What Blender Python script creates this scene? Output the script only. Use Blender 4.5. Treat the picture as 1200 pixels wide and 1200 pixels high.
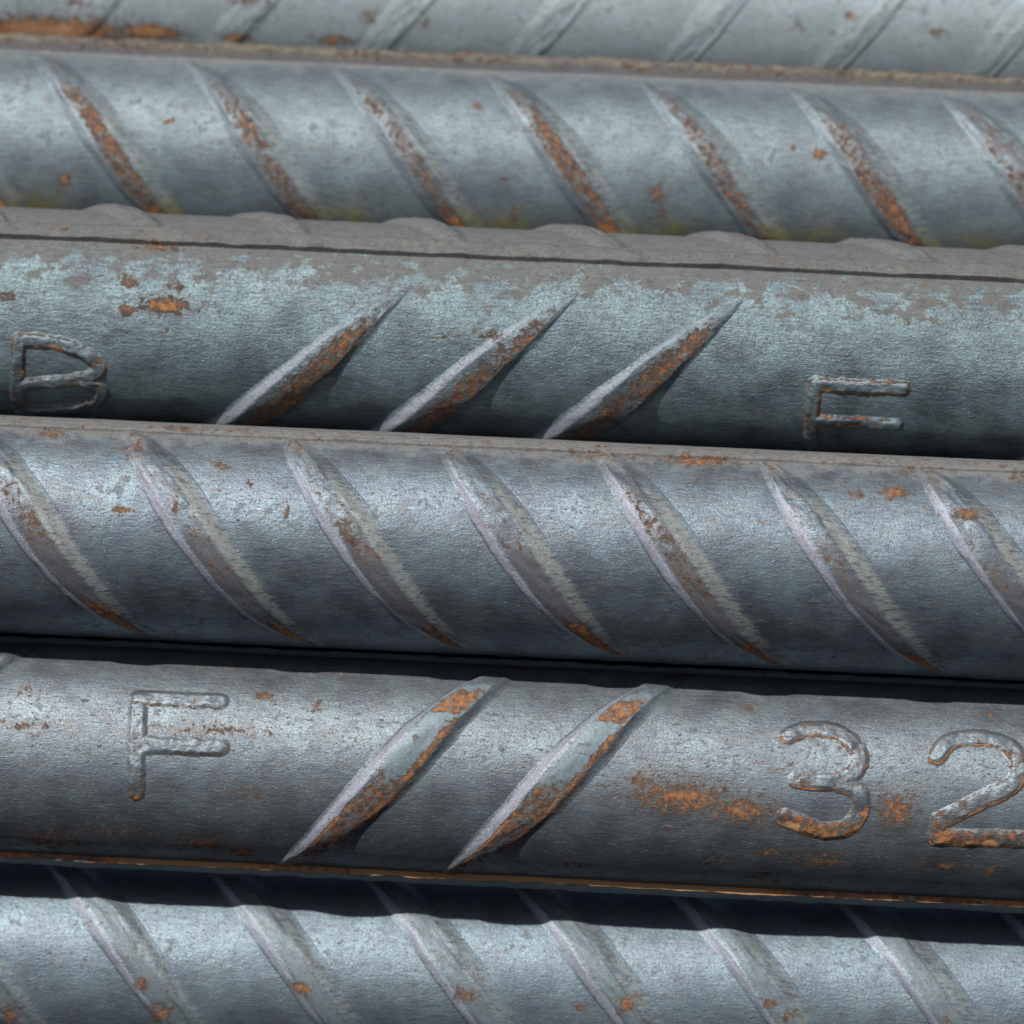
import bpy, math, random
import numpy as np
from mathutils import Matrix, Vector

scene = bpy.context.scene
for o in list(bpy.data.objects):
    bpy.data.objects.remove(o)
COL = scene.collection
random.seed(7)
MM = 0.001

# ------------------------------------------------------------------ camera
ELEV = math.radians(22.0)          # camera looks down on the pile
YAW = math.radians(2.2)
ROLL = math.radians(2.62)
DIST = 620.0                       # mm
PXMM = 8.53                        # photograph pixels per mm at the focus distance
VIEW = 1200.0 / PXMM
U = np.array([0, math.sin(ELEV), math.cos(ELEV)])      # picture-up at the pile
W = np.array([0, math.cos(ELEV), -math.sin(ELEV)])     # away from the camera
XA = np.array([1.0, 0, 0])
r_ = XA * math.cos(YAW) + W * math.sin(YAW)
b_ = -W * math.cos(YAW) + XA * math.sin(YAW)
cr = r_ * math.cos(ROLL) + U * math.sin(ROLL)
cu = U * math.cos(ROLL) - r_ * math.sin(ROLL)
CAM = b_ * DIST
cam_data = bpy.data.cameras.new("camera")
cam = bpy.data.objects.new("camera", cam_data)
COL.objects.link(cam)
cam.matrix_world = Matrix(((cr[0], cu[0], b_[0], CAM[0] * MM), (cr[1], cu[1], b_[1], CAM[1] * MM),
                           (cr[2], cu[2], b_[2], CAM[2] * MM), (0, 0, 0, 1)))
cam_data.sensor_width = 36.0
cam_data.lens = 36.0 * DIST / VIEW
cam_data.clip_start = 0.01
cam_data.clip_end = 100.0
cam_data.dof.use_dof = True
cam_data.dof.focus_distance = (DIST - 10.0) * MM
cam_data.dof.aperture_fstop = cam_data.lens / 10.0
scene.camera = cam

# ------------------------------------------------------------------ daylight
THETA = math.radians(41.0)         # sun above the camera axis
SX = -0.34
kk = math.sqrt(1 - SX * SX)
sun_dir = XA * SX + U * kk * math.sin(THETA) - W * kk * math.cos(THETA)
sun_el = math.asin(sun_dir[2])
sun_az = math.atan2(sun_dir[0], sun_dir[1])
world = bpy.data.worlds.new("World")
scene.world = world
world.use_nodes = True
wn = world.node_tree
wn.nodes.clear()
sky = wn.nodes.new("ShaderNodeTexSky")
sky.sky_type = 'NISHITA'
sky.sun_disc = False
sky.sun_elevation = sun_el
sky.sun_rotation = sun_az
sky.air_density = 0.7
sky.dust_density = 3.0
sky.ozone_density = 0.2
bg = wn.nodes.new("ShaderNodeBackground")
bg.inputs[1].default_value = 0.05
wo = wn.nodes.new("ShaderNodeOutputWorld")
wn.links.new(sky.outputs[0], bg.inputs[0])
wn.links.new(bg.outputs[0], wo.inputs[0])
sl = bpy.data.lights.new("sun", 'SUN')
sl.energy = 4.4
sl.angle = math.radians(0.8)
sl.color = (1.0, 0.96, 0.90)
sun = bpy.data.objects.new("sun", sl)
COL.objects.link(sun)
sun.location = (-0.2, -0.5, 1.0)
sun.rotation_euler = Vector(sun_dir).to_track_quat('Z', 'Y').to_euler()
scene.view_settings.view_transform = 'Standard'
scene.view_settings.look = 'None'
scene.view_settings.exposure = 0.29
scene.view_settings.gamma = 1.0

# ------------------------------------------------------------------ noise
_rng = np.random.RandomState(11)
_LAT = _rng.rand(512, 512)

def vnoise(a, b):
    ia = np.floor(a).astype(np.int64); ib = np.floor(b).astype(np.int64)
    fa = a - ia; fb = b - ib
    fa = fa * fa * fa * (fa * (fa * 6 - 15) + 10); fb = fb * fb * fb * (fb * (fb * 6 - 15) + 10)
    i0 = ia % 512; i1 = (ia + 1) % 512; j0 = ib % 512; j1 = (ib + 1) % 512
    return ((_LAT[i0, j0] * (1 - fa) + _LAT[i1, j0] * fa) * (1 - fb)
            + (_LAT[i0, j1] * (1 - fa) + _LAT[i1, j1] * fa) * fb) - 0.5

def fbm(a, b, oct=3):
    t = 0; amp = 1.0
    for k in range(oct):
        t = t + amp * vnoise(a * 2 ** k + 37.1 * k, b * 2 ** k + 91.7 * k); amp *= 0.5
    return t

def sstep(e0, e1, x):
    t = np.clip((x - e0) / (e1 - e0), 0, 1)
    return t * t * (3 - 2 * t)

# ------------------------------------------------------------------ material
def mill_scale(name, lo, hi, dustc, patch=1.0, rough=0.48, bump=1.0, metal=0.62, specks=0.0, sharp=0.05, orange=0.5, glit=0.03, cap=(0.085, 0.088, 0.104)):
    m = bpy.data.materials.new(name)
    m.use_nodes = True
    nt = m.node_tree
    nt.nodes.clear()
    N = nt.nodes; L = nt.links
    def node(t, **k):
        n = N.new(t)
        for a, v in k.items(): setattr(n, a, v)
        return n
    def lk(a, b): L.new(a, b)
    def setin(sock, v):
        if hasattr(v, 'links') or hasattr(v, 'is_output'): lk(v, sock)
        else: sock.default_value = v
    def math_(op, a, b=0.0, c=0.0, clamp=False):
        n = node("ShaderNodeMath", operation=op, use_clamp=clamp)
        setin(n.inputs[0], a); setin(n.inputs[1], b)
        if op in ('MULTIPLY_ADD',): setin(n.inputs[2], c)
        return n.outputs[0]
    def noise(vec, sc, det=3.0, ro=0.55, dist=0.0):
        n = node("ShaderNodeTexNoise", noise_dimensions='3D')
        lk(vec, n.inputs['Vector'])
        n.inputs['Scale'].default_value = sc; n.inputs['Detail'].default_value = det
        n.inputs['Roughness'].default_value = ro; n.inputs['Distortion'].default_value = dist
        return n.outputs['Fac']
    def ramp01(v, a, b):
        n = node("ShaderNodeMapRange", interpolation_type='SMOOTHSTEP')
        setin(n.inputs[0], v); setin(n.inputs[1], a); setin(n.inputs[2], b)
        return n.outputs[0]
    def mix(f, a, b):
        n = node("ShaderNodeMix", data_type='RGBA')
        setin(n.inputs['Factor'], f)
        for s, v in ((n.inputs[6], a), (n.inputs[7], b)):
            if hasattr(v, 'is_output'): lk(v, s)
            else: s.default_value = (*v, 1.0)
        return n.outputs[2]
    def mixf(f, a, b):
        n = node("ShaderNodeMix", data_type='FLOAT')
        setin(n.inputs['Factor'], f); setin(n.inputs[2], a); setin(n.inputs[3], b)
        return n.outputs[0]
    def mapping(v, s):
        n = node("ShaderNodeMapping"); lk(v, n.inputs[0]); n.inputs['Scale'].default_value = s
        return n.outputs[0]
    co = node("ShaderNodeAttribute", attribute_name="co").outputs['Vector']
    msk = node("ShaderNodeAttribute", attribute_name="wear")
    sep = node("ShaderNodeSeparateColor"); lk(msk.outputs['Color'], sep.inputs[0])
    a_rust, a_dust, a_pol = sep.outputs[0], sep.outputs[1], sep.outputs[2]
    a_stain = msk.outputs['Alpha']
    a_scuff = node('ShaderNodeAttribute', attribute_name='scuff').outputs['Fac']
    streak = mapping(co, (0.42, 1.0, 1.0))
    streak2 = mapping(co, (0.16, 1.0, 1.0))
    n_big = noise(co, 0.16, 3)
    n_mid = noise(co, 0.7, 5, 0.62)
    n_fine = noise(co, 3.2, 4, 0.65)
    n_str = noise(streak, 3.5, 5, 0.62, 0.4)
    n_lin = noise(streak2, 2.6, 3, 0.6)
    # steel scale
    tone = math_('ADD', math_('MULTIPLY', n_big, 0.55), math_('MULTIPLY', n_lin, 0.45))
    base = mix(ramp01(tone, 0.30, 0.68), lo, hi)
    base = mix(math_('MULTIPLY', ramp01(n_fine, 0.52, 0.70), 0.45), base, tuple(c * 0.62 for c in lo))
    base = mix(math_('MULTIPLY', ramp01(n_str, 0.56, 0.72), 0.30), base, tuple(min(1, c * 1.35) for c in hi))
    dull = math_('MULTIPLY', ramp01(noise(co, 0.55, 6, 0.68, 0.3), 0.53, 0.62), ramp01(n_big, 0.40, 0.60))
    base = mix(math_('MULTIPLY', dull, 0.55), base, (0.115, 0.126, 0.145))
    n_hi = noise(streak, 6.0, 3, 0.72)
    pit = math_('MULTIPLY', ramp01(noise(co, 3.0, 3, 0.58), 0.635, 0.69), 0.8)
    base = mix(math_('MULTIPLY', ramp01(n_hi, 0.56, 0.74), 0.55), base, tuple(c * 0.45 for c in lo))
    base = mix(math_('MULTIPLY', ramp01(n_hi, 0.44, 0.28), 0.38), base, tuple(min(1, c * 1.5) for c in hi))
    base = mix(pit, base, (0.045, 0.043, 0.042))
    # dust lying on the upward side, ragged where the scale shows through
    n_pat = noise(mapping(co, (0.75, 1.0, 1.0)), 0.34, 8, 0.70, 0.3)
    df = math_('ADD', a_dust, math_('MULTIPLY', math_('SUBTRACT', n_pat, 0.5), 2.6 * patch))
    df = math_('ADD', df, math_('MULTIPLY', math_('SUBTRACT', n_fine, 0.5), 0.25))
    dmask = math_('MULTIPLY', ramp01(df, 0.5 - sharp, 0.5 + sharp), math_('MULTIPLY_ADD', ramp01(n_lin, 0.34, 0.62), -0.22, 0.95))
    drim = math_('MULTIPLY', ramp01(df, 0.5 - sharp * 3.0, 0.5 - sharp), math_('SUBTRACT', 1.0, ramp01(df, 0.5 - sharp, 0.5)))
    dcol = mix(ramp01(n_fine, 0.35, 0.65), tuple(c * 0.78 for c in dustc), tuple(c * 1.15 for c in dustc))
    dcol = mix(math_('MULTIPLY', ramp01(n_big, 0.5, 0.68), 0.35), dcol, (dustc[0] * 1.0, dustc[1] * 0.86, dustc[2] * 0.72))
    dcol = mix(math_('MULTIPLY', ramp01(n_mid, 0.50, 0.66), 0.6), dcol, tuple(c * 0.5 for c in dustc))
    dcol = mix(math_('MULTIPLY', ramp01(n_hi, 0.55, 0.70), 0.6), dcol, tuple(c * 0.45 for c in dustc))
    dcol = mix(math_('MULTIPLY', ramp01(n_hi, 0.40, 0.26), 0.45), dcol, tuple(c * 1.6 for c in dustc))
    col = mix(dmask, base, dcol)
    col = mix(math_('MULTIPLY', drim, 0.30 * patch), col, (0.16, 0.12, 0.06))
    # sunlit paleness of left rib flanks and letter edges, put into the colour
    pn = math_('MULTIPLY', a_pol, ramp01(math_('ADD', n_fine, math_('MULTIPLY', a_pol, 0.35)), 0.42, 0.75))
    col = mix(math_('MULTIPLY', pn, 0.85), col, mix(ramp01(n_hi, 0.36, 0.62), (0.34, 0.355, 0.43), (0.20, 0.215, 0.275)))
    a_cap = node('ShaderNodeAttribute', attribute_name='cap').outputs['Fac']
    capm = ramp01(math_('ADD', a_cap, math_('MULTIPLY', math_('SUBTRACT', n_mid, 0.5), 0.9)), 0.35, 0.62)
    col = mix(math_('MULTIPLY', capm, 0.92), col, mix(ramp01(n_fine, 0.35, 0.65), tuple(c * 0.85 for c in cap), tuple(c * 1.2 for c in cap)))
    scn = math_('MULTIPLY', a_scuff, ramp01(math_('ADD', n_lin, math_('MULTIPLY', a_scuff, 0.22)), 0.46, 0.74))  # scratchy right flanks, with their sunlit paleness also put into the colour
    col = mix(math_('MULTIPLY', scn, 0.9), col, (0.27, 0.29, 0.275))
    # yellow-green damp stain
    col = mix(math_('MULTIPLY', a_stain, ramp01(n_mid, 0.30, 0.60)), col, (0.26, 0.235, 0.075))
    # rust
    n_r = noise(co, 0.95, 7, 0.70, 0.4)
    n_r2 = noise(co, 1.1, 6, 0.68)
    rf = math_('ADD', a_rust, math_('MULTIPLY', math_('SUBTRACT', n_r, 0.5), 3.0))
    rmask = ramp01(rf, 0.46, 0.74)
    sp = math_('MULTIPLY', ramp01(noise(streak, 0.95, 5, 0.6), 0.69 - 0.06 * specks, 0.75 - 0.06 * specks), 0.8)
    rmask = math_('MAXIMUM', rmask, sp)
    fl = math_('MULTIPLY', ramp01(noise(streak, 2.3, 4, 0.62), 0.625 - 0.03 * specks, 0.70 - 0.03 * specks), ramp01(n_big, 0.36, 0.56))
    rmask = math_('MAXIMUM', rmask, math_('MULTIPLY', fl, 0.65))
    rhalo = math_('MULTIPLY', ramp01(rf, 0.12, 0.5), 0.50)
    rc = node("ShaderNodeValToRGB")
    lk(math_('ADD', n_r2, math_('MULTIPLY_ADD', math_('POWER', a_rust, 3.0), 0.26, -0.085)), rc.inputs[0])
    e = rc.color_ramp.elements
    e[0].position = 0.30; e[0].color = (0.030, 0.019, 0.015, 1)
    e[1].position = 0.76; e[1].color = (0.32, 0.175, 0.075, 1)
    for p, c in ((0.43, (0.060, 0.033, 0.022, 1)), (0.52, (0.135, 0.060, 0.027, 1)), (0.61, (0.29, 0.105, 0.022, 1))):
        q = e.new(p); q.color = c
    col = mix(rhalo, col, (0.125, 0.09, 0.065))
    col = mix(math_('MULTIPLY', rmask, math_('MULTIPLY_ADD', n_fine, 0.5, 0.62, True)), col, rc.outputs[0])
    # scale crystals, their glints put into the colour as white specks
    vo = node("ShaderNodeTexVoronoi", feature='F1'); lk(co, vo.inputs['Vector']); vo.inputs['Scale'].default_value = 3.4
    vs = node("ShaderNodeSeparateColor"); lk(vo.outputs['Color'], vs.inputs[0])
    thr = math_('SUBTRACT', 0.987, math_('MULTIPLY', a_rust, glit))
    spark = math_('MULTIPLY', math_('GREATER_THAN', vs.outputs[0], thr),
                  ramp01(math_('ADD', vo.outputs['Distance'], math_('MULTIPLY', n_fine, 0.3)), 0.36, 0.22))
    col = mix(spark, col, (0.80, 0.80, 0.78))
    bs = node("ShaderNodeBsdfPrincipled")
    lk(col, bs.inputs['Base Color'])
    matte = math_('MAXIMUM', math_('MULTIPLY', dmask, 0.9), rmask)
    rg = mixf(matte, math_('ADD', math_('MULTIPLY_ADD', dull, 0.18, rough - 0.12), math_('MULTIPLY', n_fine, 0.24)), 0.85)
    rg = mixf(math_('MULTIPLY', pn, 0.8), rg, 0.60)
    rg = mixf(scn, rg, 0.62)
    rg = mixf(math_('MULTIPLY', capm, math_('SUBTRACT', 1.0, matte)), rg, 0.55)
    lk(rg, bs.inputs['Roughness'])
    lk(mixf(math_('MAXIMUM', matte, math_('MAXIMUM', math_('MULTIPLY', capm, 0.6), math_('MULTIPLY', pn, 0.7))), metal, 0.0), bs.inputs['Metallic'])
    # relief
    h = math_('MULTIPLY', n_str, math_('SUBTRACT', 1.0, math_('MULTIPLY', capm, 0.7)))
    h = math_('ADD', h, math_('MULTIPLY', n_fine, 0.35))
    h = math_('ADD', h, math_('MULTIPLY', noise(streak, 9.0, 2, 0.6), 0.55))
    h = math_('ADD', h, math_('MULTIPLY', dmask, 0.10))
    h = math_('ADD', h, math_('MULTIPLY', rmask, math_('MULTIPLY', n_r2, 1.3)))
    h = math_('ADD', h, math_('MULTIPLY', spark, 0.3))
    h = math_('SUBTRACT', h, math_('MULTIPLY', pit, 0.5))
    bp = node("ShaderNodeBump")
    bp.inputs['Strength'].default_value = 0.8
    bp.inputs['Distance'].default_value = 0.00008 * bump
    lk(h, bp.inputs['Height'])
    lk(bp.outputs[0], bs.inputs['Normal'])
    out = node("ShaderNodeOutputMaterial")
    lk(bs.outputs[0], out.inputs[0])
    return m

# ------------------------------------------------------------------ bars
R = 15.0

class Bar:
    def __init__(self, ypx, wpx, seed, label, mat, step=0.27, dust=(20, 62), rr=R):
        self.R = rr; self.seed = seed; self.mat = mat; self.step = step; self.dust = dust
        w = wpx / PXMM
        u = (600.0 - ypx) / PXMM * (DIST + w) / DIST
        self.u, self.w = u, w
        self.c = U * u + W * w                          # axis position, mm
        self.root = bpy.data.objects.new("rebar", None)
        COL.objects.link(self.root)
        self.root.empty_display_size = 0.02
        self.root.location = (0, self.c[1] * MM, (self.c[2] - rr) * MM)
        self.root['label'] = label; self.root['category'] = 'steel bar'; self.root['group'] = 'ribbed steel bars in the pile'
        self.spots = []; self.stains = []
    def hit(self, X, Y):
        """photograph pixel -> (x mm, angle) on this bar's surface"""
        d = cr * ((X - 600.0) / PXMM / DIST) + cu * ((600.0 - Y) / PXMM / DIST) - b_
        ou, ow = CAM @ U - self.u, CAM @ W - self.w
        du, dw = d @ U, d @ W
        A = du * du + dw * dw; B = 2 * (ou * du + ow * dw); C = ou * ou + ow * ow - self.R ** 2
        D = B * B - 4 * A * C
        t = (-B - math.sqrt(max(D, 0))) / (2 * A)
        p = CAM + d * t
        return p[0], math.atan2(p @ U - self.u, -(p @ W - self.w))
    def spot(self, X, Y, rx, ry, amp=1.0):
        x, f = self.hit(X, Y)
        fs = max(0.35, math.cos(f))
        self.spots.append((x, f * self.R, rx / PXMM, ry / PXMM / fs, amp))
    def stain(self, X, Y, rx, ry, amp=1.0):
        x, f = self.hit(X, Y)
        fs = max(0.35, math.cos(f))
        self.stains.append((x, f * self.R, rx / PXMM, ry / PXMM / fs, amp))
    def relief(self, x, f):
        s = f * self.R
        q = self.seed * 13.7
        return (0.12 * fbm(x * 0.05 + q, s * 0.10 + q, 2) + 0.026 * fbm(x * 0.28 + q, s * 0.6 + q, 2)
                + 0.009 * fbm(x * 0.9 + q, s * 1.8 + q, 2))
    def place(self, x, f, r):
        v = np.empty(x.shape + (3,))
        c, s = np.cos(f) * r, np.sin(f) * r
        v[..., 0] = x
        v[..., 1] = -W[1] * c + U[1] * s
        v[..., 2] = -W[2] * c + U[2] * s + self.R
        return v * MM
    def masks(self, x, f, rust=0.0, dust=0.0, pol=0.0, stain=0.0):
        s = f * self.R
        ru = np.zeros_like(x) + rust
        for (sx, ss, rx, ry, a) in self.spots:
            q = ((x - sx) / rx) ** 2 + ((s - ss) / ry) ** 2
            ru = np.maximum(ru, a * np.exp(-q * 0.9))
        st = np.zeros_like(x) + stain
        for (sx, ss, rx, ry, a) in self.stains:
            q = ((x - sx) / rx) ** 2 + ((s - ss) / ry) ** 2
            st = np.maximum(st, a * np.exp(-q))
        deg = np.degrees(f)
        du = np.clip((deg - self.dust[0]) / (self.dust[1] - self.dust[0]), -0.6, 1.25) + dust
        return np.stack([np.clip(ru, 0, 1.2), np.clip(du + 0 * x, 0, 1.2), np.clip(pol + 0 * x, 0, 1), st], -1)
    def mesh(self, name, x, f, r, wear, keep=None, wrap=False, scuff=None, cap=None):
        n, m = x.shape
        v = self.place(x, f, r).reshape(-1, 3)
        idx = np.arange(n * m).reshape(n, m)
        a = idx[:-1, :-1]; b = idx[1:, :-1]; c = idx[1:, 1:]; d = idx[:-1, 1:]
        if wrap:
            e = np.concatenate([idx, idx[:, :1]], 1)
            a = e[:-1, :-1]; b = e[1:, :-1]; c = e[1:, 1:]; d = e[:-1, 1:]
        quads = np.stack([a, b, c, d], -1).reshape(-1, 4)
        if keep is not None:
            k = keep.reshape(-1)
            quads = quads[k[quads].any(1)]
        co = np.stack([x + self.seed * 211.0, f * self.R + self.seed * 97.0, r - self.R], -1).reshape(-1, 3)
        wr = wear.reshape(-1, 4)
        used = np.unique(quads)
        re = np.full(n * m, -1, np.int64); re[used] = np.arange(len(used))
        v, co, wr, quads = v[used], co[used], wr[used], re[quads]
        me = bpy.data.meshes.new(name)
        me.vertices.add(len(v)); me.vertices.foreach_set("co", v.astype(np.float32).ravel())
        me.loops.add(quads.size); me.loops.foreach_set("vertex_index", quads.astype(np.int32).ravel())
        me.polygons.add(len(quads))
        me.polygons.foreach_set("loop_start", np.arange(0, quads.size, 4, dtype=np.int32))
        me.polygons.foreach_set("loop_total", np.full(len(quads), 4, np.int32))
        me.polygons.foreach_set("use_smooth", np.ones(len(quads), bool))
        at = me.attributes.new("co", 'FLOAT_VECTOR', 'POINT'); at.data.foreach_set("vector", co.astype(np.float32).ravel())
        at = me.attributes.new("wear", 'FLOAT_COLOR', 'POINT'); at.data.foreach_set("color", wr.astype(np.float32).ravel())
        if scuff is not None:
            at = me.attributes.new("scuff", 'FLOAT', 'POINT'); at.data.foreach_set("value", scuff.reshape(-1)[used].astype(np.float32))
        if cap is not None:
            at = me.attributes.new("cap", 'FLOAT', 'POINT'); at.data.foreach_set("value", cap.reshape(-1)[used].astype(np.float32))
        me.update(); me.validate()
        me.materials.append(self.mat)
        o = bpy.data.objects.new(name, me)
        COL.objects.link(o)
        o.parent = self.root
        return o
    def body(self):
        st = self.step
        xs = np.concatenate([[-300.0], np.linspace(-300, -95, 42)[:-1], np.arange(-95, 95, st), np.linspace(95, 300, 42), [300.0]])
        fs = np.concatenate([np.arange(math.radians(-105), math.radians(125), st / self.R),
                             np.linspace(math.radians(125), math.radians(255), 50)[:-1]])
        x, f = np.meshgrid(xs, fs, indexing='ij')
        fr = np.where(f > math.pi, f - 2 * math.pi, f)
        blend = sstep(math.radians(180), math.radians(230), f)
        r = self.R + self.relief(x, fr) * (1 - blend * 0.98)
        r[0] = 0.05; r[-1] = 0.05                            # sawn ends
        o = self.mesh("bar_body", x, f, r, self.masks(x, fr), wrap=True)
        return o
    def long_rib(self, deg, width=2.4, h=0.9, rust=0.0, dust=0.35, pol=0.0, side=0.35, stain=0.0, cap=0.0):
        """rib running the length of the bar"""
        fc = math.radians(deg)
        xs = np.concatenate([np.linspace(-300, -95, 42)[:-1], np.arange(-95, 95, 0.3), np.linspace(95, 300, 42)])
        v = np.concatenate([np.linspace(-width / 2 - side - 0.3, -width / 2 - side, 3), np.linspace(-width / 2 - side, -width / 2, 6)[1:],
                            np.linspace(-width / 2, width / 2, 10)[1:], np.linspace(width / 2, width / 2 + side, 6)[1:],
                            np.linspace(width / 2 + side, width / 2 + side + 0.3, 3)[1:]])
        x, vv = np.meshgrid(xs, v, indexing='ij')
        wob = 0.12 * fbm(x * 0.05 + self.seed, vv * 0 + deg, 2)
        wid = 1.0 + 0.10 * fbm(x * 0.2 + self.seed * 3, vv * 0 + deg * 2, 3)
        f = fc + (vv * wid + wob) / self.R
        p = sstep(-width / 2 - side, -width / 2, vv) * (1 - sstep(width / 2, width / 2 + side, vv))
        hh = h * (1 + 0.35 * fbm(x * 0.35, vv * 0.8 + deg, 3))
        edge = np.abs(vv) > width / 2 + side
        r = self.R + self.relief(x, f) + p * hh + np.where(edge, -0.12, 0.0)
        rr = rust * p if np.isscalar(rust) else rust(x, vv, p)
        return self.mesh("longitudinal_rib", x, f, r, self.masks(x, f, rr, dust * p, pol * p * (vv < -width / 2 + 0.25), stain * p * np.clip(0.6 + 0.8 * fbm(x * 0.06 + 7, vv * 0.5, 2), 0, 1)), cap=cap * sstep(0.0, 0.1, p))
    def rib(self, x0, deg0, lo, hi, lean, slope=0.68, wl=1.2, wt=3.6, wr=2.2, h=1.7, rustf=None, poll=0.8, polr=0.35, seed=0,
            rnd=0.7, curve=0.0, dustadd=0.0, taper=0.55, topdust=0.0, capf=None, stainf=None, tilt=0.0, wlk=0.0):
        """slanting rib. x0,deg0: a point on its left foot; lean +1 '/', -1 '\\'"""
        rs = np.random.RandomState(int(self.seed * 100 + seed * 7 + 3))
        jit = rs.uniform(-1, 1, 6)
        f0 = math.radians(deg0); fl = math.radians(lo + 3 * jit[0]); fh = math.radians(hi + 3 * jit[1])
        nt = int((fh - fl) * self.R / 0.22)
        t = np.linspace(0, 1, nt)
        v = np.concatenate([[-0.25, -0.08], np.linspace(0, 1, 9), np.linspace(1, 2, 15)[1:], np.linspace(2, 3, 11)[1:], [3.08, 3.25]])
        tt, vv = np.meshgrid(t, v, indexing='ij')
        f = fl + (fh - fl) * tt
        prof = np.clip(4 * tt * (1 - tt), 0, 1)
        ww = np.power(prof, taper) * 0.97 + 0.03
        hh = h * np.power(prof, rnd) * (1 + 0.07 * jit[2])
        tt0 = min(max((f0 - fl) / (fh - fl), 0), 1)
        ww0 = (max(4 * tt0 * (1 - tt0), 0)) ** taper * 0.97 + 0.03
        x0 = x0 - (wl + wt * 0.5) * (1 - ww0)
        path = x0 + lean * slope * self.R * ((f - f0) + curve * (f - f0) ** 2)
        wob = 0.22 * fbm(tt * 7 + seed * 5.1, tt * 0 + self.seed * 3 + seed, 3)
        wt_ = wt * (1 + 0.08 * jit[3]); tot = wl + wt_ + wr
        lowr = 1 - sstep(0.35, 0.72, tt)
        wl_ = wl * (1 + wlk * lowr); wt_ = wt_ - wl * wlk * lowr * 0.6
        loc = np.where(vv < 1, vv * wl_, np.where(vv < 2, wl_ + (vv - 1) * wt_, wl_ + wt_ + (vv - 2) * wr))
        w0 = wl + wt_ * 0.5
        xx = path + w0 + (loc - w0) * ww + wob
        xx = xx + (0.22 * fbm(tt * 19 + seed * 9.1, vv * 1.3 + seed, 3) + 0.5 * wl * 0.35 * fbm(tt * 6 + seed * 3.3, vv * 0.9 + seed * 2, 2)) * np.clip(prof * 3, 0.15, 1)
        p = sstep(-0.05, 1.02, vv) * np.power(1 - sstep(1.94, 3.08, vv), 1.25)
        p = p * (1 - tilt * (0.35 + 0.65 * lowr) * np.clip(vv - 1, 0, 1))
        crown = 0.14 * np.clip((vv - 1) * (2 - vv), 0, 1) * 4
        r = self.R + self.relief(xx, f) + hh * (p * 0.93 + crown * 0.5) * (1 + 0.28 * fbm(tt * 5 + seed * 1.7, vv * 0.7 + self.seed, 3)) + p * 0.16 * fbm(tt * 14 + seed, vv * 2.2, 4)
        r = np.where((vv < 0) | (vv > 3), r - 0.10, r)
        r = r - 0.10 * ((tt < 0.012) | (tt > 0.988))
        rust = rustf(tt, vv, f, jit) if rustf else 0.0
        pol = poll * sstep(0.05, 0.4, vv) * (1 - sstep(0.85, 1.15, vv)) * np.power(prof, 0.4) * (1 - sstep(0.70, 0.93, tt) * (lean < 0) * 0.9)  # mask for the lit left flank painted pale
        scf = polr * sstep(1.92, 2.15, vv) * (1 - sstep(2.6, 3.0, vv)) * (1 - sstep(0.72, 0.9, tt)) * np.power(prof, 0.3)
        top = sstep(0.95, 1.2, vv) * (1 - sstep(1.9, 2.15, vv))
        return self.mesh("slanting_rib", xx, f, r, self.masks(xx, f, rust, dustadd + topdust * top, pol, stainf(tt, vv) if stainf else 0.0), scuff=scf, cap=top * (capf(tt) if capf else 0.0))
    def letter(self, name, strokes, wid=1.12, h=0.34, rust=1.15, low_rust=0.0, label=None, pol=0.0):
        """raised mark; strokes: lists of photograph pixels on the bar"""
        segs = []
        for st in strokes:
            if len(st) > 4:                                     # rounded stroke
                sp = []
                q = [st[0]] + list(st) + [st[-1]]
                for i in range(1, len(q) - 2):
                    for u in (0, 0.25, 0.5, 0.75):
                        w = [0.5 * (2 * q[i][k] + (q[i + 1][k] - q[i - 1][k]) * u + (2 * q[i - 1][k] - 5 * q[i][k] + 4 * q[i + 1][k] - q[i + 2][k]) * u * u
                                    + (3 * q[i][k] - q[i - 1][k] - 3 * q[i + 1][k] + q[i + 2][k]) * u ** 3) for k in (0, 1)]
                        sp.append(w)
                st = sp + [st[-1]]
            pts = [self.hit(X, Y) for X, Y in st]
            pts = [(a, b * self.R) for a, b in pts]
            segs += list(zip(pts[:-1], pts[1:]))
        xs = [p[0] for s in segs for p in s]; ss = [p[1] for s in segs for p in s]
        pad = wid + 1.0
        gx = np.arange(min(xs) - pad, max(xs) + pad, 0.12); gs = np.arange(min(ss) - pad, max(ss) + pad, 0.12)
        x, s = np.meshgrid(gx, gs, indexing='ij')
        wx = x + 0.2 * fbm(x * 0.9 + 5, s * 0.9, 3); wsx = s + 0.2 * fbm(x * 0.9 + 55, s * 0.9 + 9, 3)
        dist = np.full(x.shape, 1e9); below = np.zeros(x.shape)
        for (a, b) in segs:
            ax, ay = a; bx, by = b
            L = (bx - ax) ** 2 + (by - ay) ** 2 + 1e-9
            q = np.clip(((wx - ax) * (bx - ax) + (wsx - ay) * (by - ay)) / L, 0, 1)
            ex, ey = wx - ax - q * (bx - ax), wsx - ay - q * (by - ay)
            dd = np.hypot(ex, ey)
            sel = dd < dist
            dist = np.where(sel, dd, dist)
            below = np.where(sel, -ey + 0.25 * ex, below)
        p = 1 - sstep(wid * 0.50, wid * 1.28, dist)
        p = p * np.clip(0.85 + 0.75 * fbm(x * 0.45 + 8, s * 0.45, 3), 0.3, 1.2)
        f = s / self.R
        hh = h * (1 + 0.25 * fbm(x * 0.5, s * 0.5 + 3, 2))
        r = self.R + self.relief(x, f) + p * hh - 0.06 * (dist > wid * 1.25)
        edge = np.exp(-((p - 0.42) / 0.30) ** 2)
        low = 1 - sstep(math.radians(-22), math.radians(6), f)
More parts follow.
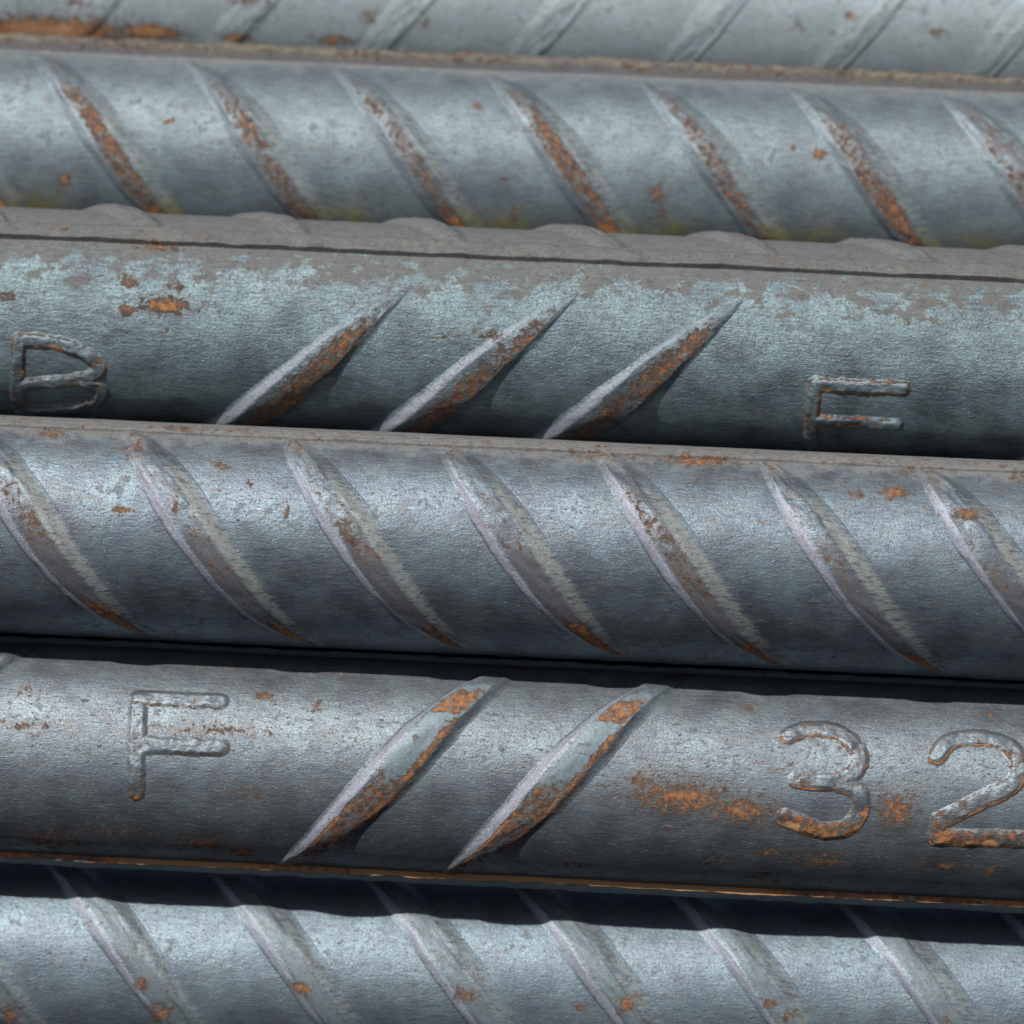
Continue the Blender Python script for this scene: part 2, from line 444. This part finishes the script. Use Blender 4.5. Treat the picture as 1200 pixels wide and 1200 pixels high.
        ru = rust * np.maximum(edge * (0.45 + 0.5 * sstep(-0.1, 0.5, below)) * (0.75 + 0.35 * low), low * low_rust * sstep(0.2, 0.6, p))
        ru = ru * (0.65 + 0.9 * (0.5 + fbm(x * 0.4 + 3, s * 0.4, 2)))
        o = self.mesh(name, x, f, r, self.masks(x, f, ru, -0.1, pol * p * (below < -0.3)), keep=dist < wid * 1.5)  # upper-left stroke edges tinted pale as the lit side
        if label: o['label'] = label
        return o

# materials, one for each bar's own scale and dust
m1 = mill_scale("steel_far", (0.195, 0.25, 0.285), (0.275, 0.35, 0.39), (0.21, 0.225, 0.23), patch=0.5, sharp=0.3, metal=0.25, rough=0.6)
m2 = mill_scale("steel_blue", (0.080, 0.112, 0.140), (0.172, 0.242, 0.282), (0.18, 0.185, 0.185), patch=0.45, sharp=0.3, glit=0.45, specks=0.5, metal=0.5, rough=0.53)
m3 = mill_scale("steel_flaking", (0.070, 0.090, 0.110), (0.200, 0.285, 0.318), (0.112, 0.111, 0.109), patch=0.95, sharp=0.03, bump=2.1)
m4 = mill_scale("steel_sheen", (0.074, 0.088, 0.118), (0.166, 0.228, 0.272), (0.16, 0.158, 0.152), patch=0.6, sharp=0.2, specks=0.5, glit=0.06)
m5 = mill_scale("steel_marked", (0.078, 0.094, 0.122), (0.170, 0.226, 0.266), (0.148, 0.172, 0.188), patch=0.5, sharp=0.28, bump=1.0, specks=1.0, cap=(0.15, 0.20, 0.235))
m6 = mill_scale("steel_bright", (0.090, 0.122, 0.164), (0.180, 0.252, 0.302), (0.17, 0.175, 0.18), patch=0.4, sharp=0.3, specks=0.4, cap=(0.115, 0.15, 0.17))

def on(bar, X, Y):
    x, f = bar.hit(X, Y)
    return x, math.degrees(f)

# ---- bar 1, topmost, out of focus
b1 = Bar(8, 492, 1, "topmost blurred bar at the upper edge with an orange rust streak", m1, 0.36, (60, 130))
for a in ((55, 36, 115, 16, 1.2), (175, 37, 45, 10, 1.15), (275, 44, 20, 6, .95), (390, 47, 24, 6, .95), (498, 27, 8, 7, .8), (433, 18, 10, 8, .7),
          (90, 2, 12, 6, .8), (290, 0, 30, 7, .6), (995, 20, 9, 8, .7), (935, 31, 9, 5, .7), (1100, 37, 12, 6, .7)):
    b1.spot(*a)
b1.body()
x, d = on(b1, 428, 42)
for k in range(-5, 7):
    b1.rib(x + k * 22.3, d, -58, 70, 1, 0.72, wl=2.4, wt=3.2, wr=1.2, h=0.24, seed=k, poll=0.0, polr=0.0)
b1.long_rib(-88, rust=0.2)

# ---- bar 2
b2 = Bar(203, 330, 2, "second bar from the top, slightly blurred, rust along all its ribs", m2, 0.34, (40, 85))
for a in ((200, 143, 6, 4, .95), (75, 212, 9, 12, .8), (770, 225, 9, 10, .9), (775, 255, 6, 22, .6), (602, 250, 7, 10, .8), (592, 210, 6, 3, .8),
          (560, 125, 8, 6, .8), (960, 180, 9, 7, .9), (930, 173, 5, 4, .7), (20, 93, 5, 4, .6)):
    b2.spot(*a)
for X in (5, 365, 555, 745, 925, 1110):
    b2.stain(X + 40, 244 + X * 0.043, 34, 18, 0.85)
b2.body()
def rust2(t, v, f, j):
    top = sstep(0.8, 1.1, v) * (1 - sstep(1.8, 2.15, v))
    k = (0.46 + 0.16 * j[4]) * (1 - sstep(0.62 + 0.15 * j[5], 0.95, t)) * sstep(0.15, 0.25, t) * (0.75 + 1.0 * (fbm(t * 5 + 9 * j[0], v * 0.8 + 4 * j[1], 2) + 0.25))
    low = 1.0 * (1 - sstep(0.24 + 0.06 * j[2], 0.36 + 0.06 * j[3], t))
    return top * np.maximum(k, low)
for k, X in enumerate((-245, -67, 113, 292, 465, 642, 820, 993, 1168, 1345)):
    x, d = on(b2, X - 22, 155 + X * 0.02)
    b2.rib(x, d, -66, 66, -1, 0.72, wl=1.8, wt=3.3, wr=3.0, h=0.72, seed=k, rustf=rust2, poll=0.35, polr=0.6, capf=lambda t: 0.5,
           stainf=lambda t, v: 0.9 * (1 - sstep(0.20, 0.36, t)) * sstep(1.3, 1.9, v))
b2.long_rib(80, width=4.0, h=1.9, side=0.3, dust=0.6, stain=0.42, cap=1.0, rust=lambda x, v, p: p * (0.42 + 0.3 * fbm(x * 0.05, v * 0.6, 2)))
b2.long_rib(-100)

# ---- bar 3, B F
b3 = Bar(394, 125, 3, "bar marked B and F with three slanting ribs between its letters", m3, 0.26, (0, 56))
for a in ((195, 358, 34, 12, .95), (150, 362, 16, 8, .85), (150, 330, 12, 9, .75), (208, 335, 16, 7, .6), (10, 347, 14, 7, .7), (185, 290, 36, 5, .8),
          (72, 274, 14, 4, .55), (190, 390, 6, 5, .5), (575, 392, 22, 7, .55), (525, 393, 14, 5, .45), (1085, 330, 8, 5, .4)):
    b3.spot(*a)
b3.body()
def rust3(t, v, f, j):
    a = sstep(1.0, 1.4, v) * (1 - sstep(2.1, 2.6, v))
    return a * (1 - sstep(0.80, 0.97, t)) * np.minimum(0.70, (0.68 + 0.08 * j[4]) * (0.75 + 1.0 * (fbm(t * 7 + 9 * j[0], v * 1.1 + 4 * j[1], 2) + 0.25)))
for k in (-4, -3, 0, 1, 2, 5, 6):
    x, d = on(b3, 312 + k * 193, 440 + k * 8.4)
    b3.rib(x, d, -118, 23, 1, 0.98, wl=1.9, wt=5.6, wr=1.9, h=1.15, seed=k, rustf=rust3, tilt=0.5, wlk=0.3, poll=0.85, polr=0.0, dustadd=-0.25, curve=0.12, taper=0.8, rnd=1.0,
           capf=lambda t: 0.42)
for k in range(-3, 10):
    x, d = on(b3, 150 + k * 180, 262 + k * 8)
    b3.rib(x, 60, 46, 150, -1, 0.75, wl=2.0, wt=3.0, wr=2.4, h=0.95, seed=40 + k, poll=0, polr=0, dustadd=0.35)
b3.long_rib(47, width=2.6, h=0.86, dust=0.5, side=0.12, rust=lambda x, v, p: 0.12 * p)
b3.letter("raised_letter", [[(22, 398), (20, 440), (24, 482)], [(22, 399), (60, 401), (98, 413), (116, 430), (106, 441), (80, 446), (28, 450)],
                            [(96, 446), (116, 454), (118, 464), (106, 474), (70, 479), (26, 480)]], wid=0.98, h=0.46, pol=0.6, label="raised letter B")
b3.letter("raised_letter", [[(955, 449), (950, 488), (951, 524)], [(955, 451), (1058, 455)], [(952, 492), (1050, 497)]], wid=0.98, h=0.46, pol=0.6, label="raised letter F")

# ---- bar 4
b4 = Bar(641, 0, 4, "unmarked middle bar between the two lettered bars, ribs all along it", m4, 0.26, (38, 72))
for a in ((143, 598, 12, 4, .9), (260, 547, 14, 6, .7), (292, 567, 6, 5, .6), (335, 600, 5, 9, .7), (60, 508, 16, 5, .8), (215, 506, 40, 5, .6),
          (160, 528, 16, 10, .6), (1048, 577, 17, 9, .9), (1005, 580, 12, 6, .6), (820, 541, 50, 5, .85), (700, 535, 50, 4, .6), (1130, 605, 16, 9, .8),
          (1060, 552, 14, 5, .6), (1190, 560, 12, 5, .6)):
    b4.spot(*a)
b4.body()
def rust4(t, v, f, j):
    on_ = sstep(0.95, 1.2, v) * (1 - sstep(1.9, 2.2, v))
    low = (0.85 + 0.1 * j[5]) * (1 - sstep(0.18 + 0.04 * j[2], 0.25 + 0.05 * j[3], t)) * sstep(0.03, 0.09, t)
    mid = (0.44 + 0.2 * j[4]) * sstep(0.36 + 0.06 * j[0], 0.44 + 0.05 * j[0], t) * (1 - sstep(0.50 + 0.1 * j[1], 0.85, t)) * (0.8 + 0.9 * (fbm(t * 6 + 9 * j[0], v * 0.9 + 4 * j[1], 2) + 0.2))
    top = 0.42 * sstep(0.84, 0.9, t)
    return on_ * np.maximum(np.maximum(low, mid), top)
for k, X in enumerate((-165, 25, 216, 403, 590, 777, 967, 1155, 1343)):
    x, d = on(b4, X, 632 + X * 0.044)
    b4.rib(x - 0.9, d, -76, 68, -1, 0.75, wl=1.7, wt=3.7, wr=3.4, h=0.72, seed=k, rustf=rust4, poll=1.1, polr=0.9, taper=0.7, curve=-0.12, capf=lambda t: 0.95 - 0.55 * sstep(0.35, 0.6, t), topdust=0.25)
b4.long_rib(66, width=2.4, h=0.5, rust=lambda x, v, p: 0.22 * p, dust=0.5, side=0.15)
b4.long_rib(-112)

# ---- bar 5, F 32
b5 = Bar(906, 47, 5, "bar marked F 32 with two slanting ribs between letter and numbers", m5, 0.26, (42, 95))
for a in ((800, 935, 66, 22, .86), (870, 950, 44, 18, .86), (755, 915, 24, 11, .7), (1050, 950, 24, 22, .85), (300, 930, 40, 10, .42), (60, 985, 70, 14, .66), (140, 975, 60, 10, .55),
          (240, 990, 48, 11, .78), (285, 998, 20, 8, .9), (100, 972, 14, 6, .5), (900, 1000, 20, 8, .7), (890, 1025, 18, 8, .7), (960, 1010, 40, 12, .7), (840, 1010, 30, 8, .55), (250, 855, 70, 8, .5), (30, 850, 40, 6, .5), (1110, 1015, 16, 8, .8),
          (1160, 1020, 12, 7, .8), (1080, 1015, 60, 10, .4), (310, 815, 12, 7, .7), (373, 827, 8, 6, .7), (420, 868, 6, 4, .5), (30, 810, 16, 7, .5), (665, 1010, 20, 10, .4),
          (875, 830, 14, 6, .6), (1160, 835, 10, 6, .5), (260, 782, 30, 4, .5), (405, 790, 16, 4, .5)):
    b5.spot(*a)
b5.body()
def rust5(t, v, f, j):
    a = (0.66 + 0.25 * fbm(t * 8 + 5 * j[0], v * 1.2, 2)) * sstep(0.98, 1.15, v) * (1 - sstep(2.5, 3.0, v)) * (1 - sstep(0.42, 0.5, t))
    e = 0.8 * sstep(1.75, 1.95, v) * (1 - sstep(2.1, 2.5, v)) * (1 - sstep(0.6, 0.7, t))
    c = 0.8 * sstep(0.95, 1.15, v) * (1 - sstep(1.9, 2.1, v)) * sstep(0.655, 0.675, t) * (1 - sstep(0.74, 0.80, t))
    g = 0.35 * sstep(0.86, 0.92, t)
    cr_ = 0.95 * sstep(0.85, 1.0, v) * (1 - sstep(1.05, 1.25, v)) * (1 - sstep(0.30, 0.45, t))
    return np.maximum(np.maximum(np.maximum(a, e), cr_), np.maximum(c, g))
for k in (-4, -3, 0, 1, 5, 6):
    x, d = on(b5, 441 + k * 195, 880 + k * 8.5)
    b5.rib(x, d, -68, 84, 1, 0.84, wl=1.7, wt=5.2, wr=1.9, h=1.15, seed=k, rustf=rust5, tilt=0.5, wlk=0.42, poll=0.9, polr=0.0, dustadd=-0.2, taper=0.8, capf=lambda t: 1.0 - sstep(0.74, 0.86, t))
b5.long_rib(-75, width=4.2, h=0.78, side=0.15, dust=-1, rust=lambda x, v, p: 1.2 * sstep(1.92, 2.06, v)
            * np.clip(0.9 + 0.5 * fbm(x * 0.07 + 2, 0 * v + 4, 3), 0.6, 1), cap=0.8)
b5.long_rib(92, width=2.4, h=0.7, side=0.2, dust=0.2)
b5.letter("raised_letter", [[(163, 818), (160, 880), (160, 928)], [(165, 818), (258, 822)], [(165, 873), (258, 876)]], rust=0.6, label="raised letter F")
b5.letter("raised_number", [[(924, 862), (950, 854), (985, 860), (1006, 882), (1000, 906), (975, 916), (935, 914)],
                            [(975, 916), (1004, 926), (1008, 950), (992, 970), (965, 974), (940, 966), (920, 958)]], wid=1.18, rust=1.15, low_rust=0.58, label="raised number 3")
b5.letter("raised_number", [[(1098, 886), (1112, 870), (1145, 864), (1178, 872), (1194, 892), (1188, 918), (1150, 938), (1102, 962)], [(1102, 962), (1097, 981)], [(1097, 981), (1215, 984)]],
          wid=1.18, rust=1.15, low_rust=0.55, label="raised number 2")

# ---- bar 6
b6 = Bar(1150, 152, 6, "lowest bright steel bar, cut off by the bottom edge, its top in shadow", m6, 0.28, (50, 90))
for a in ((166, 1153, 9, 8, .9), (190, 1185, 14, 12, .9), (353, 1156, 14, 8, .85), (545, 1165, 14, 8, .85), (735, 1175, 14, 14, .85), (903, 1175, 12, 8, .8), (925, 1190, 10, 10, .8),
          (680, 1180, 6, 7, .8), (10, 1185, 14, 14, .8), (1110, 1195, 10, 8, .7), (155, 1124, 5, 4, .6)):
    b6.spot(*a)
b6.body()
for k, X in enumerate((-265, -80, 106, 294, 475, 647, 828, 1018, 1203, 1390)):
    x, d = on(b6, X, 1100 + (X - 600) * 0.012)
    b6.rib(x, d, -75, 108, -1, 0.76, wl=1.8, wt=3.3, wr=3.3, h=0.75, seed=k, poll=0.8, polr=0.6, capf=lambda t: 0.62,
           rustf=lambda t, v, f, j: 0.3 * sstep(1, 1.3, v) * (1 - sstep(1.9, 2.2, v)) * (sstep(0.66, .74, t) + 0 * v))
b6.long_rib(100); b6.long_rib(-85)

scene.render.engine = 'CYCLES'
scene.render.resolution_x = 1024
scene.render.resolution_y = 1024
print("tris", sum(len(o.data.polygons) * 2 for o in bpy.data.objects if o.type == 'MESH'))
